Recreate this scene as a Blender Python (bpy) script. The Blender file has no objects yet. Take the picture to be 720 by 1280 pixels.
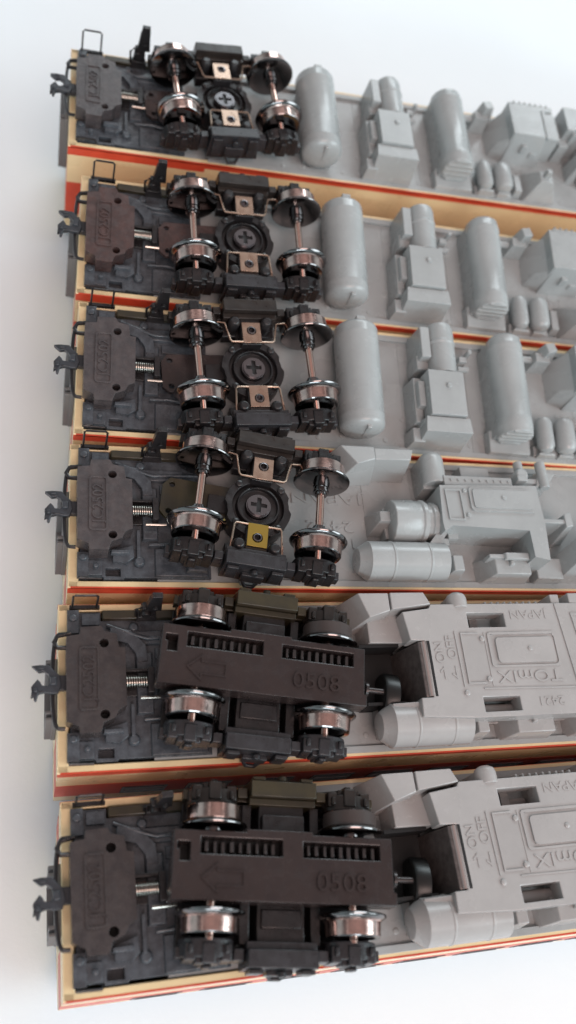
import bpy, bmesh, math, random
from mathutils import Vector, Matrix
from mathutils.geometry import tessellate_polygon
random.seed(4)
S = bpy.context.scene
S.unit_settings.system = 'METRIC'; S.unit_settings.scale_length = 0.001      # one unit is one millimetre
C = S.collection
R = math.radians
H = 22.0            # height of a car's rim above the table, it lies on its roof

# ------------------------------------------------------------------ camera
cd = bpy.data.cameras.new('camera'); cam = bpy.data.objects.new('camera', cd); C.objects.link(cam); S.camera = cam
right = Vector((0.965524, -0.073001, 0.24987)).normalized(); up = Vector((-0.031228, 0.92046, 0.389588)); fwd = Vector((0.258435, 0.383959, -0.886446)).normalized()
right = fwd.cross(up).normalized(); up = right.cross(fwd)
m = Matrix((right, up, -fwd)).transposed().to_4x4(); m.translation = Vector((-3.03, -52.73, 100.69 + H))
cam.matrix_world = m
cd.sensor_fit = 'VERTICAL'; cd.sensor_height = 36; cd.lens = 1153.77 * 36 / 1280
cd.clip_start = 1; cd.clip_end = 6000
cd.dof.use_dof = True; cd.dof.focus_distance = 107; cd.dof.aperture_fstop = cd.lens / 1000 / 1.5

# ------------------------------------------------------------------ world and lamps
W = bpy.data.worlds.new('World'); S.world = W; W.use_nodes = True
nt = W.node_tree; nt.nodes.clear()
out = nt.nodes.new('ShaderNodeOutputWorld'); bg = nt.nodes.new('ShaderNodeBackground'); bg.inputs[1].default_value = 0.68
tc = nt.nodes.new('ShaderNodeTexCoord'); sep = nt.nodes.new('ShaderNodeSeparateXYZ')
nt.links.new(tc.outputs['Generated'], sep.inputs[0])
rz = nt.nodes.new('ShaderNodeValToRGB'); nt.links.new(sep.outputs['Z'], rz.inputs[0])
e = rz.color_ramp.elements
e[0].position = 0.0; e[0].color = (.62, .80, .84, 1)
e[1].position = 1.0; e[1].color = (.58, .46, .44, 1)
for pos_, c_ in ((.42, (.60, .76, .80, 1)), (.56, (.16, .17, .18, 1)), (.72, (.22, .20, .20, 1)), (.78, (1.1, 1.0, .98, 1)), (.83, (.22, .17, .16, 1)), (.88, (.58, .46, .44, 1))):
    k = e.new(pos_); k.color = c_
nt.links.new(rz.outputs[0], bg.inputs[0]); nt.links.new(bg.outputs[0], out.inputs[0])

def area(name, loc, target, size, power, col, sy=None):
    l = bpy.data.lights.new(name, 'AREA'); l.energy = power; l.size = size; l.color = col
    if sy: l.shape = 'RECTANGLE'; l.size_y = sy
    o = bpy.data.objects.new(name, l); C.objects.link(o); o.location = loc
    o.rotation_euler = (Vector(target) - Vector(loc)).to_track_quat('-Z', 'Y').to_euler()
    return o
area('window_light', (900, -420, 620), (20, 0, 10), 800, 7.2e6, (.80, .95, 1.0), 600)
area('far_window_light', (500, 1300, 760), (20, 0, 10), 900, 7.5e6, (.86, .96, 1.0), 500)
area('near_window_light', (-60, -1100, 620), (20, -20, 10), 700, 3.4e6, (.78, .94, 1.0), 120)
area('ceiling_light', (40, -330, 520), (20, -40, 10), 300, 1.15e6, (1.0, .74, .67), 240)

S.render.engine = 'CYCLES'
S.view_settings.view_transform = 'Standard'; S.view_settings.look = 'None'; S.view_settings.gamma = 1; S.view_settings.exposure = 0.26
S.render.resolution_x = 576; S.render.resolution_y = 1024

# ------------------------------------------------------------------ materials
def mat(name, col, rough=.45, metal=0, var=0.0, scale=.5, col2=None, bump=0.0, bscale=6, spec=.5, coat=0, rvar=0.0):
    M = bpy.data.materials.new(name); M.use_nodes = True; n = M.node_tree; b = n.nodes['Principled BSDF']
    b.inputs['Base Color'].default_value = (*col, 1); b.inputs['Roughness'].default_value = rough; b.inputs['Metallic'].default_value = metal
    b.inputs['Specular IOR Level'].default_value = spec; b.inputs['Coat Weight'].default_value = coat; b.inputs['Coat Roughness'].default_value = .15
    t = n.nodes.new('ShaderNodeTexCoord')
    if var or col2:
        no = n.nodes.new('ShaderNodeTexNoise'); no.inputs['Scale'].default_value = scale; no.inputs['Detail'].default_value = 6; no.inputs['Roughness'].default_value = .65
        n.links.new(t.outputs['Object'], no.inputs[0])
        r = n.nodes.new('ShaderNodeValToRGB'); n.links.new(no.outputs[0], r.inputs[0])
        c2 = col2 or tuple(c * (1 - var) for c in col)
        r.color_ramp.elements[0].position = .38; r.color_ramp.elements[0].color = (*c2, 1)
        r.color_ramp.elements[1].position = .62; r.color_ramp.elements[1].color = (*col, 1)
        n.links.new(r.outputs[0], b.inputs['Base Color'])
    if rvar:
        no = n.nodes.new('ShaderNodeTexNoise'); no.inputs['Scale'].default_value = scale * 1.7; no.inputs['Detail'].default_value = 5
        n.links.new(t.outputs['Object'], no.inputs[0])
        mr = n.nodes.new('ShaderNodeMapRange'); mr.inputs[1].default_value = .3; mr.inputs[2].default_value = .7
        mr.inputs[3].default_value = max(.03, rough - rvar); mr.inputs[4].default_value = rough + rvar
        n.links.new(no.outputs[0], mr.inputs[0]); n.links.new(mr.outputs[0], b.inputs['Roughness'])
    if bump:
        no = n.nodes.new('ShaderNodeTexNoise'); no.inputs['Scale'].default_value = bscale; no.inputs['Detail'].default_value = 4
        n.links.new(t.outputs['Object'], no.inputs[0])
        bu = n.nodes.new('ShaderNodeBump'); bu.inputs['Strength'].default_value = bump; bu.inputs['Distance'].default_value = .1
        n.links.new(no.outputs[0], bu.inputs['Height']); n.links.new(bu.outputs[0], b.inputs['Normal'])
    return M
GREY = mat('grey_plastic', (.375, .385, .385), .25, var=.10, scale=.16, bump=.10, bscale=7, rvar=.10)
CREAM = mat('cream_plastic', (.84, .645, .375), .30, var=.06, scale=.12, bump=.06, bscale=3, rvar=.08)
RED = mat('red_paint', (.68, .085, .04), .35, col2=(.60, .065, .03), scale=.3)
ROOF = mat('roof_grey', (.25, .26, .27), .6)
BLUEGREY = mat('blue_grey_plastic', (.082, .092, .106), .26, col2=(.048, .053, .062), scale=.8, bump=.3, bscale=3, rvar=.14)
COUPLER = mat('dark_coupler_plastic', (.040, .044, .052), .32, col2=(.025, .027, .032), scale=1, bump=.2)
BOXRED = mat('reddish_brown_plastic', (.085, .048, .044), .28, col2=(.055, .037, .036), scale=.6, bump=.25, bscale=7, rvar=.14)
BOXDARK = mat('dark_brown_grey_plastic', (.052, .042, .041), .27, col2=(.036, .030, .031), scale=.8, bump=.25, bscale=7, rvar=.14)
SLATE = mat('slate_black_plastic', (.032, .031, .035), .32, col2=(.020, .019, .021), scale=.8, bump=.25, bscale=5, rvar=.1)
GREYWARM = mat('warm_lit_grey_plastic', (.385, .365, .358), .25, var=.10, scale=.16, bump=.10, bscale=7, rvar=.10)  # grey plastic with the warm light on its top faces put into the colour
TYRE = mat('rubber_tyre', (.05, .035, .032), .45, bump=.2)
MIDGREY = mat('mid_grey_rubber', (.16, .15, .15), .5)
GLOSSBLACK = mat('gloss_black', (.006, .006, .006), .35)
BOXBROWN = mat('worn_brown_plastic', (.080, .066, .066), .28, col2=(.052, .045, .047), scale=.7, bump=.25, bscale=7, rvar=.14)
PLATE = mat('brown_plastic', (.030, .020, .019), .24, col2=(.024, .017, .017), scale=.5, bump=.15, bscale=9, rvar=.1)
OLIVE = mat('olive_brown_plastic', (.044, .035, .018), .32, col2=(.030, .025, .016), scale=.4, bump=.15)
BLACK = mat('black_plastic', (.010, .009, .010), .34, col2=(.020, .017, .018), scale=.6, bump=.25, bscale=4, rvar=.12, spec=.5)
DUSK = mat('dark_brown_plastic', (.026, .019, .016), .34, col2=(.016, .012, .011), scale=.5, bump=.25, bscale=4, rvar=.1, spec=.4)
RAMP = mat('brown_metal_leaf', (.16, .135, .13), .3, metal=.5, col2=(.10, .085, .082), scale=1.2, bump=.15, bscale=5)
LEAF = mat('leaf_edge_highlight', (.45, .37, .35), .25, metal=.7, bump=.15)  # paler than the ramp, its highlight is part of the colour
HOLE = mat('dark_recess', (.006, .0055, .006), .5)  # near-black colour stands in for shade inside holes, slots and the well
CHROME = mat('dark_chrome', (.20, .185, .185), .12, metal=1, rvar=.05, scale=1)
TREAD = mat('polished_tread', (.62, .43, .385), .17, metal=1, bump=.1, bscale=3, rvar=.08, col2=(.46, .33, .30), scale=.8)  # pink of the reflected surroundings tinted into the metal; the noise is grime
STEEL = mat('steel_axle', (.70, .46, .39), .18, metal=1)  # steel with a warm pink reflection put into its base colour
NICKEL = mat('nickel_spring', (.45, .42, .38), .25, metal=1)
COPPER = mat('copper_strip', (.50, .36, .28), .28, metal=1, rvar=.08)
BRASS = mat('brass_strip', (.42, .29, .07), .36, metal=1)
SCREW = mat('screw_steel', (.20, .19, .20), .26, metal=1)
BLADE = mat('dark_metal_gear', (.045, .038, .038), .25, metal=.3)
GLASS = mat('window_glass', (.03, .035, .04), .08)
PAPER = mat('white_table', (.83, .88, .915), .55, bump=.18, bscale=1.6, var=.025, scale=.015)

# ------------------------------------------------------------------ mesh helpers
class MB:
    def __init__(s): s.b = bmesh.new(); s.mi = 0
    def _mark(s, n0):
        s.b.faces.ensure_lookup_table()
        for f in s.b.faces[n0:]: f.material_index = s.mi
    def add(s, vs, fs):
        n0 = len(s.b.faces); v = [s.b.verts.new(p) for p in vs]
        for f in fs:
            try: s.b.faces.new([v[i] for i in f])
            except ValueError: pass
        s._mark(n0); return v
    def box(s, x0, x1, y0, y1, z0, z1, tx=0, ty=0, M=None):
        # tx, ty shrink the top
        v = [Vector(p) for p in ((x0,y0,z0),(x1,y0,z0),(x1,y1,z0),(x0,y1,z0),(x0+tx,y0+ty,z1),(x1-tx,y0+ty,z1),(x1-tx,y1-ty,z1),(x0+tx,y1-ty,z1))]
        if M: v = [M @ p for p in v]
        s.add(v, [(3,2,1,0),(4,5,6,7),(0,1,5,4),(1,2,6,5),(2,3,7,6),(3,0,4,7)]); return s
    def hexa(s, bot, top):
        s.add(list(bot) + list(top), [(3,2,1,0),(4,5,6,7),(0,1,5,4),(1,2,6,5),(2,3,7,6),(3,0,4,7)]); return s
    def prism(s, pts, z0, z1, holes=()):
        loops = [list(pts)] + [list(h) for h in holes]
        flat = [p for l in loops for p in l]; n = len(flat)
        tris = tessellate_polygon([[Vector((p[0], p[1], 0)) for p in l] for l in loops])
        vs = [(p[0], p[1], z0) for p in flat] + [(p[0], p[1], z1) for p in flat]
        fs = []
        for t in tris: fs.append(tuple(i + n for i in t)); fs.append(tuple(reversed(t)))
        o = 0
        for l in loops:
            k = len(l)
            for i in range(k):
                a, b = o + i, o + (i + 1) % k; fs.append((a, b, b + n, a + n))
            o += k
        s.add(vs, fs)
        bmesh.ops.recalc_face_normals(s.b, faces=s.b.faces[:])
        return s
    def prism_y(s, xz, y0, y1):     # outline in x,z pulled along y
        n = len(xz); vs = [(p[0], y0, p[1]) for p in xz] + [(p[0], y1, p[1]) for p in xz]
        s.add(vs, [tuple(range(n)), tuple(range(2*n-1, n-1, -1))] + [((i+1) % n, i, i+n, (i+1) % n + n) for i in range(n)]); bmesh.ops.recalc_face_normals(s.b, faces=s.b.faces[:]); return s
    def prism_x(s, yz, x0, x1):
        n = len(yz); vs = [(x0, p[0], p[1]) for p in yz] + [(x1, p[0], p[1]) for p in yz]
        s.add(vs, [tuple(range(n)), tuple(range(2*n-1, n-1, -1))] + [((i+1) % n, i, i+n, (i+1) % n + n) for i in range(n)]); bmesh.ops.recalc_face_normals(s.b, faces=s.b.faces[:]); return s
    def lathe(s, prof, c, axis='z', n=32, caps=True, M=None):
        # prof: (r, t) along the axis
        c = Vector(c); vs = []
        ax = {'x': (Vector((0,1,0)), Vector((0,0,1)), Vector((1,0,0))), 'y': (Vector((0,0,1)), Vector((1,0,0)), Vector((0,1,0))), 'z': (Vector((1,0,0)), Vector((0,1,0)), Vector((0,0,1)))}[axis]
        for r, t in prof:
            for i in range(n):
                a = 2 * math.pi * i / n; p = c + ax[0] * (r * math.cos(a)) + ax[1] * (r * math.sin(a)) + ax[2] * t
                vs.append(M @ p if M else p)
        fs = []
        for j in range(len(prof) - 1):
            for i in range(n):
                i2 = (i + 1) % n; fs.append((j*n+i, j*n+i2, (j+1)*n+i2, (j+1)*n+i))
        if caps: fs.append(tuple(reversed(range(n)))); fs.append(tuple((len(prof)-1)*n + i for i in range(n)))
        s.add(vs, fs); return s
    def tube(s, pts, r, n=10, closed=False):
        pts = [Vector(p) for p in pts]; k = len(pts); rings = []
        ref = Vector((0, 0, 1))
        for i, p in enumerate(pts):
            a = pts[(i-1) % k] if (closed or i > 0) else p; b = pts[(i+1) % k] if (closed or i < k-1) else p
            t = (b - a).normalized(); u = t.cross(ref)
            if u.length < .2: u = t.cross(Vector((1, 0, .01)))
            u.normalize(); w = u.cross(t)
            rings.append([p + (u * math.cos(2*math.pi*j/n) + w * math.sin(2*math.pi*j/n)) * r for j in range(n)])
        vs = [q for g in rings for q in g]; fs = []
        for i in range(k if closed else k-1):
            i2 = (i+1) % k
            for j in range(n): j2 = (j+1) % n; fs.append((i*n+j, i*n+j2, i2*n+j2, i2*n+j))
        if not closed: fs.append(tuple(reversed(range(n)))); fs.append(tuple((k-1)*n+j for j in range(n)))
        s.add(vs, fs); return s
    def text(s, body, size, x, y, z, rot=0, thick=.06, ax='CENTER', sx=1.0, M=None, off=.006):
        cu = bpy.data.curves.new('t', 'FONT'); cu.body = body; cu.size = size; cu.extrude = thick; cu.align_x = ax; cu.align_y = 'CENTER'; cu.resolution_u = 3; cu.offset = off * size
        o = bpy.data.objects.new('t', cu); C.objects.link(o)
        me = o.to_mesh(); T = Matrix.Translation((x, y, z)) @ Matrix.Rotation(rot, 4, 'Z') @ Matrix.Diagonal((sx, 1, 1, 1))
        if M: T = M @ T
        vs = [T @ v.co for v in me.vertices]; fs = [tuple(p.vertices) for p in me.polygons]
        s.add(vs, fs); o.to_mesh_clear(); bpy.data.objects.remove(o); bpy.data.curves.remove(cu); return s
    def mesh(s, name, mats, angle=35):
        me = bpy.data.meshes.new(name); s.b.normal_update(); s.b.to_mesh(me); s.b.free()
        for mm in (mats if isinstance(mats, (list, tuple)) else [mats]): me.materials.append(mm)
        me.polygons.foreach_set('use_smooth', [True] * len(me.polygons)); me.set_sharp_from_angle(angle=R(angle)); me.update()
        return me
def circ(x, y, r, n=20): return [(x + r*math.cos(2*math.pi*i/n), y + r*math.sin(2*math.pi*i/n)) for i in range(n)]
def rrect(x0, x1, y0, y1, r, n=5):
    o = []
    for cx, cy, a in ((x1-r, y1-r, 0), (x0+r, y1-r, 90), (x0+r, y0+r, 180), (x1-r, y0+r, 270)):
        for i in range(n+1): t = R(a + 90*i/n); o.append((cx + r*math.cos(t), cy + r*math.sin(t)))
    return o
CACHE = {}
def put(name, key, build, mats, parent, loc=(0, 0, 0), rz=0, bevel=.1, seg=2, label=None):
    """one object per part; equal parts of different cars share mesh data"""
    if key not in CACHE:
        mb = MB(); build(mb); CACHE[key] = mb.mesh(name, mats)
    o = bpy.data.objects.new(name, CACHE[key]); C.objects.link(o); o.parent = parent; o.location = loc; o.rotation_euler = (0, 0, rz)
    if bevel:
        b = o.modifiers.new('bevel', 'BEVEL'); b.width = bevel; b.segments = seg; b.limit_method = 'ANGLE'; b.angle_limit = R(38); b.harden_normals = False
    if label: o['label'] = label
    return o

# ------------------------------------------------------------------ table
mb = MB(); mb.box(-1500, 1500, -1500, 1500, -6, 0)
t = bpy.data.objects.new('table', mb.mesh('table', PAPER)); C.objects.link(t); t['kind'] = 'structure'

# ------------------------------------------------------------------ body shell
L, HW, WT = 142.0, 9.25, .85
def profile(w, zr, top):
    # from the near rim round the roof to the far rim (z relative to rim)
    pts = [(-w, zr)]; pts.append((-w, -16.5))
    for i in range(1, 12):
        a = math.pi * i / 12; pts.append((-w * math.cos(a) ** 1 if True else 0, -16.5 - (top - 16.5) * math.sin(a) ** .8))
    pts.append((w, -16.5)); pts.append((w, zr)); return pts
def shell(mb):
    o = profile(HW, 0, 22); i = profile(HW-WT, 0, 21.2); n = len(o)
    for (x0, x1) in ((0, L),):
        vs = [(x0, *p) for p in o] + [(x1, *p) for p in o] + [(x0, *p) for p in i] + [(x1, *p) for p in i]
        for k in range(n-1):
            roof = o[k][1] < -16 and o[k+1][1] < -16
            mb.mi = 1 if roof else 0
            mb.add([vs[k], vs[k+1], vs[n+k+1], vs[n+k]], [(0, 1, 2, 3)])
            mb.mi = 0
            mb.add([vs[2*n+k], vs[2*n+k+1], vs[3*n+k+1], vs[3*n+k]], [(3, 2, 1, 0)])
    mb.mi = 0
    bmesh.ops.remove_doubles(mb.b, verts=mb.b.verts[:], dist=1e-4)
    for y0, y1 in ((-HW, -HW+WT), (HW-WT, HW)):
        mb.add([(0, y0, 0), (L, y0, 0), (L, y1, 0), (0, y1, 0)], [(0, 1, 2, 3)])
    bmesh.ops.remove_doubles(mb.b, verts=mb.b.verts[:], dist=1e-4)
    # end walls
    for x0, x1 in ((0, 1.15), (L-1.15, L)):
        mb.prism_x([(p[0]*.999, p[1]) for p in o][::-1], x0 + (0 if x0 == 0 else .001), x1)
def stripe(mb):
    # painted red lines and window band as thin raised paint on the walls
    for sgn in (-1, 1):
        y0, y1 = sorted((sgn*HW, sgn*(HW+.03)))
        mb.box(-.03, 19.2, y0, y1, -1.6, -.12); mb.box(19.2, L, y0, y1, -.9, -.12)
        mb.box(-.03, L, y0, y1, -13.6, -7.0)
    mb.box(.3, L, -HW-.03, -HW+.14, -.3, .03)
    for y0, y1 in ((-HW, -4.2), (4.2, HW)): mb.box(-.03, 0, y0, y1, -13.6, -6.6)
def bodytext(mb):
    mb.text('0374', 1.0, 60, -HW-.03, -3.2, 0, .02, M=None)
def window(mb):
    mb.mi = 1; mb.box(-2.6, 2.6, -.05, .03, -1.9, 1.9)
    mb.mi = 0; mb.box(-2.25, 2.25, -.075, -.05, -1.6, 1.6)
    mb.mi = 1; mb.box(-2.25, 2.25, -.11, -.075, -.12, .12)

# ------------------------------------------------------------------ leading end
def end_chassis(mb):
    out_ = [(1.3,-8.0),(3.9,-8.0),(3.9,-8.25),(6.2,-8.25),(6.2,-8.05),(16.2,-8.05),(16.2,8.1),(5.2,8.1),(5.2,7.2),(4.6,7.2),(4.6,8.2),(1.3,8.2)]
    mb.prism(out_, -1.2, .15, [[(4.1,-7.9),(5.8,-7.9),(5.8,-6.9),(4.1,-6.9)][::-1], circ(7.8,-6.2,.42,14)[::-1], circ(8.2,6.3,.42,14)[::-1]])
    mb.box(.95, 2.2, -8.2, -5.2, -.6, .75); mb.box(.95, 2.2, 5.6, 8.3, -.6, .8)          # corner steps
    mb.box(1.9, 3.7, -7.9, -6.1, .1, .5); mb.box(2.5, 4.4, 6.6, 7.9, .1, .55)
    mb.box(9.6, 15.9, -8.0, -4.4, .1, .42, .2, .15)
    mb.box(3.9, 6.0, -8.1, -6.7, -1.6, -1.1)
    mb.box(10.4, 15.4, 2.6, 3.9, .1, .38, .1, .1); mb.box(7.6, 8.0, -5.9, -2.4, .1, .9); mb.lathe([(.8,.1),(.8,.42),(.55,.45),(.5,.2)], (10.9, -5.6, 0), 'z', 20)
    mb.tube([(9.0,-4.1,.5),(11.5,-4.0,.6),(13.5,-4.4,.6),(15.8,-4.2,.5)], .2, 8); mb.tube([(5.2,6.6,.5),(8.0,5.4,.7),(9.6,4.9,.7),(15.6,5.2,.5)], .22, 8)
    mb.box(13.2, 15.8, -7.6, -6.4, .4, 1.1, .2, .2); mb.box(4.6, 6.8, -5.6, -5.0, .7, 1.3, .1, .1); mb.lathe([(.3,.1),(.3,1.2),(.2,1.3)], (3.0, -7.0, 0), 'z', 12)
    mb.box(7.2, 13.5, 4.2, 6.0, .1, .5, .3, .2)
    mb.box(8.2, 10.2, -3.6, 3.4, .1, .7, .2, .2)
    mb.prism([(4.9,-4.9),(7.2,-4.3),(7.3,-5.8),(6.4,-6.5),(4.9,-6.3)], .1, .75)
    mb.prism([(5.4,4.9),(7.4,4.4),(8.3,3.2),(8.5,2.2),(9.6,2.3),(9.4,4.2),(7.8,5.9),(5.6,6.2)], .1, .8)
    mb.lathe([(.65,.1),(.65,.5),(.45,.75)], (7.9,-6.2,0), 'z', 16)
    mb.lathe([(.55,.1),(.55,.5),(.35,.7)], (8.2,6.3,0), 'z', 16)
    mb.lathe([(.42,.3),(.42,1.0),(.3,1.1)], (1.6,-5.9,0), 'z', 14); mb.lathe([(.42,.3),(.42,1.1),(.3,1.2)], (1.6,7.3,0), 'z', 14)
def olive_reflection(mb):  # added strip, its olive colour stands in for a reflection of the chassis
    mb.box(4.7, 16.0, 7.15, 8.3, .2, .75, .1, .1)
def coupler_box(mb):
    P = [(2.3,5.7),(4.5,5.8),(4.8,5.2),(6.1,4.9),(6.3,3.4),(7.0,3.3),(7.0,-3.0),(6.2,-3.4),(5.8,-4.2),(4.6,-4.7),(4.3,-5.7),(2.2,-5.7),(2.1,-5.0),(.85,-4.4),(.75,2.6),(.8,4.7),(2.2,4.9)]
    mb.prism(P, .2, 2.65, [circ(4.75,3.85,.5,16)[::-1], circ(4.75,-3.85,.5,16)[::-1]])
    # raised border of the lettering panel and the characters
    mb.prism(rrect(2.1,4.2,-3.4,3.5,.35), 2.64, 2.8, [rrect(2.3,4.0,-3.2,3.3,.25)[::-1]])
def box_text(mb): mb.text('JC2502', 1.8, 3.15, .05, 2.66, R(90), .14, sx=.94, off=-.002)
def hole_disc(s):
    return lambda mb: mb.lathe([(.52,.9),(.52,1.0)], (4.75,s*3.85,0), 'z', 16)
def coupler_head(mb):
    P = [(-3.1,1.85),(-2.2,2.0),(-1.0,2.0),(-.5,1.4),(.2,.8),(.5,-.5),(.2,-1.4),(-.5,-1.5),(-1.4,-1.3),(-2.1,-1.5),(-2.3,-2.4),(-2.6,-2.3),(-2.65,-1.8),(-2.95,-2.0),(-2.9,-1.2),(-3.0,-.7),(-2.3,.25),(-1.95,-.1),(-1.75,-.5),(-1.1,-.55),(-.8,.2),(-1.05,.9),(-1.6,1.25),(-2.2,1.1)]
    mb.prism([(-.8 + (x+.8)*.88, y*.88) for x, y in P], 1.2, 1.9)
    mb.box(-1.0, 1.0, -.8, .8, 0.7, 1.5); mb.box(-2.5,-2.0,-1.3,-.7, 1.8, 2.2, .08, .08); mb.box(-.9, -.1, -.5, .5, 1.8, 2.2, .1, .1); mb.box(-2.2,-1.5,1.2,1.6,1.8,2.1,.05,.05)
def coupler_pipe(mb):
    pts = []
    for i in range(25):
        a = -90 + 180 * i / 24; pts.append((.75 - 1.35 * max(0, math.cos(R(a))) ** .35, 5.15 * math.sin(R(a)) + .25, 1.3))
    mb.tube(pts, .22, 8)
    mb.tube([(1.3, 5.4, 1.5), (-.1, 5.1, 1.5), (-.45, 4.4, 1.5), (-.1, 3.8, 1.5), (1.2, 3.75, 1.5)], .26, 8)
def spring(mb):
    pts = []
    for i in range(9 * 14): a = 2 * math.pi * i / 14; pts.append((7.1 + i * 2.3 / 126, -.15 + .62 * math.cos(a), 1.35 + .62 * math.sin(a)))
    mb.tube(pts, .085, 6)
def spring_case(mb):
    mb.box(6.9, 10.1, -1.5, 1.3, .1, .45); mb.box(9.4, 10.1, -1.5, 1.3, .4, 2.0); mb.box(6.9, 9.6, .95, 1.3, .4, 1.5); mb.lathe([(.3, 6.8), (.3, 9.6)], (0, -.15, 1.35), 'x', 12)
def pin(mb): mb.lathe([(.2, 8.6), (.2, 11.0)], (0, -1.95, 1.5), 'x', 10)
def step_loop(s):
    def f(mb):
        y = 8.75 * s; z1 = 3.9
        mb.tube([(1.5,y,0.1),(1.5,y+.05*s,z1-.3),(1.7,y+.05*s,z1),(3.9,y+.05*s,z1),(4.15,y+.05*s,z1-.3),(4.15,y,0.1)], .13, 8)
        mb.box(1.2, 4.5, min(y-.2,y+.2), max(y-.2,y+.2), -.2, .55)
    return f
def low_step(mb):
    mb.tube([(1.2,-8.2,.3),(1.15,-8.5,1.0),(3.6,-8.55,1.0),(3.7,-8.2,.3)], .14, 8)
def valve_lever(s):
    def f(mb):
        y = 7.6 * s
        mb.box(8.3, 10.9, y-.55, y+.55, -.2, 1.3, .3, .1); mb.box(8.7, 10.5, y-.35, y+.35, 1.2, 3.6, .2, .05); mb.box(9.2, 11.0, y-.4, y+.45, 3.2, 6.0, .25, .1); mb.box(9.5, 10.8, y-.3, y+.4, 5.8, 7.0, .1, .05)
        mb.lathe([(.55,-.75),(.55,.75)], (9.4, y, 2.5), 'y', 14); mb.tube([(8.4,y,.8),(8.3,y,2.6),(8.8,y,3.3)], .16, 8)
        mb.lathe([(.3,-.7),(.3,.7)], (10.2, y, 4.2), 'y', 12)
    return f
def gangway(mb):
    mb.prism_x([(-3.4,-1.2),(-3.4,-10.6),(3.4,-10.6),(3.4,-1.2)], -.55, 0)
    for y in (-3.3, -2.6): mb.box(-1.25, -.5, y, y+.35, -10.5, -1.4)
    for y in (3.0, 2.3): mb.box(-1.25, -.5, y, y+.35, -10.5, -1.4)
    mb.box(-1.25, -.5, -3.3, 3.3, -10.6, -10.2)

# ------------------------------------------------------------------ bogies (local: centre at origin, z from the rim)
WB = 7.18
def wheel(s):
    def f(mb):
        # s=+1: far wheel, flange toward the centre line
        def q(l): return [(r, s*t) for r, t in l]
        mb.mi = 0; mb.lathe(q([(.5,3.55),(1.0,3.55),(1.0,3.75),(3.1,3.78),(3.36,3.9),(3.42,4.02),(3.36,4.16),(2.98,4.42)]), (0,0,0), 'y', 56)
        mb.mi = 1; mb.lathe(q([(2.97,4.42),(2.82,4.52),(2.74,5.85)]), (0,0,0), 'y', 56, caps=False)
        mb.mi = 0; mb.lathe(q([(2.74,5.85),(2.66,5.95),(2.2,5.97),(2.1,5.75),(.7,5.75)]), (0,0,0), 'y', 56)
    return f
def sleeve(s):
    def f(mb): mb.lathe([(1.0, s*3.6), (1.0, s*3.1), (.85, s*3.05), (.85, s*2.75), (.95, s*2.7), (.95, s*2.45), (.72, s*2.4), (.72, s*2.1), (.5, s*2.05)], (0,0,0), 'y', 28)
    return f
def axle(mb): mb.lathe([(.47,-6.4),(.47,6.4)], (0,0,0), 'y', 24)
def bolster_ring(mb):
    o = []
    for i in range(48):
        a = 2*math.pi*i/48; r = 4.05 if (i % 12) not in (0, 1, 11) else 3.75; o.append((r*math.cos(a+.2), r*math.sin(a+.2)))
    mb.prism(o, .2, 3.2, [circ(0,0,3.15,40)[::-1]])
    mb.lathe([(3.15,.2),(3.15,2.5),(2.65,2.55),(2.55,3.3),(2.35,3.35),(2.3,2.8),(1.55,2.75),(1.5,2.6)], (0,0,0), 'z', 40)
    mb.box(-5.9, -3.6, -1.1, 1.1, .8, 2.2); mb.box(-1.7, 1.7, -6.8, -3.6, .8, 2.6); mb.box(-1.7, 1.7, 3.6, 6.8, .8, 2.6)
    for k in range(4):
        a = R(45 + 90*k); mb.lathe([(.45,2.9),(.45,3.5),(.3,3.6)], (3.6*math.cos(a),3.6*math.sin(a),0), 'z', 12)
def screw(mb):
    mb.mi = 0
    # pan head with a cross recess
    cr = []
    w, l = .26, .98
    for x, y in ((w,l),(-w,l),(-w,w),(-l,w),(-l,-w),(-w,-w),(-w,-l),(w,-l),(w,-w),(l,-w),(l,w),(w,w)): cr.append((x, y))
    mb.prism(circ(0,0,1.5,36), 2.4, 3.35); 
    mb.prism(circ(0,0,1.36,36), 3.34, 3.58, [cr])
    mb.mi = 1; mb.prism(cr, 3.345, 3.36)
def side_frame(s):
    def f(mb):
        def B(x0,x1,y0,y1,z0,z1,tx=0,ty=0):
            a, b = sorted((s*y0, s*y1)); mb.box(x0,x1,a,b,z0,z1,tx,ty)
        B(-3.7,3.7,7.0,8.9,1.4,5.4,.25,.15)                      # bolster spring housing
        B(-3.2,-1.9,8.85,9.25,2.2,5.0); B(1.9,3.2,8.85,9.25,2.2,5.0)
        B(-1.3,1.3,8.8,9.3,1.8,3.6); B(-3.6,3.6,6.4,7.1,1.0,4.6,.1)
        B(-10.2,10.2,6.9,7.9,1.9,3.3)                            # beam
        B(-4.9,-3.5,7.0,8.2,2.2,4.4,.2,.1); B(3.5,4.9,7.0,8.2,2.2,4.4,.2,.1)
        mb.lathe([(.45,0),(.45,.5),(.3,.6)], (0, s*8.9, 4.4) if s > 0 else (0, s*9.5, 4.4), 'y', 12)
        mb.tube([(-.9,s*9.1,1.8),(-.5,s*9.4,1.0),(.5,s*9.4,1.0),(.9,s*9.1,1.8)], .25, 8)
    return f
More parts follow.
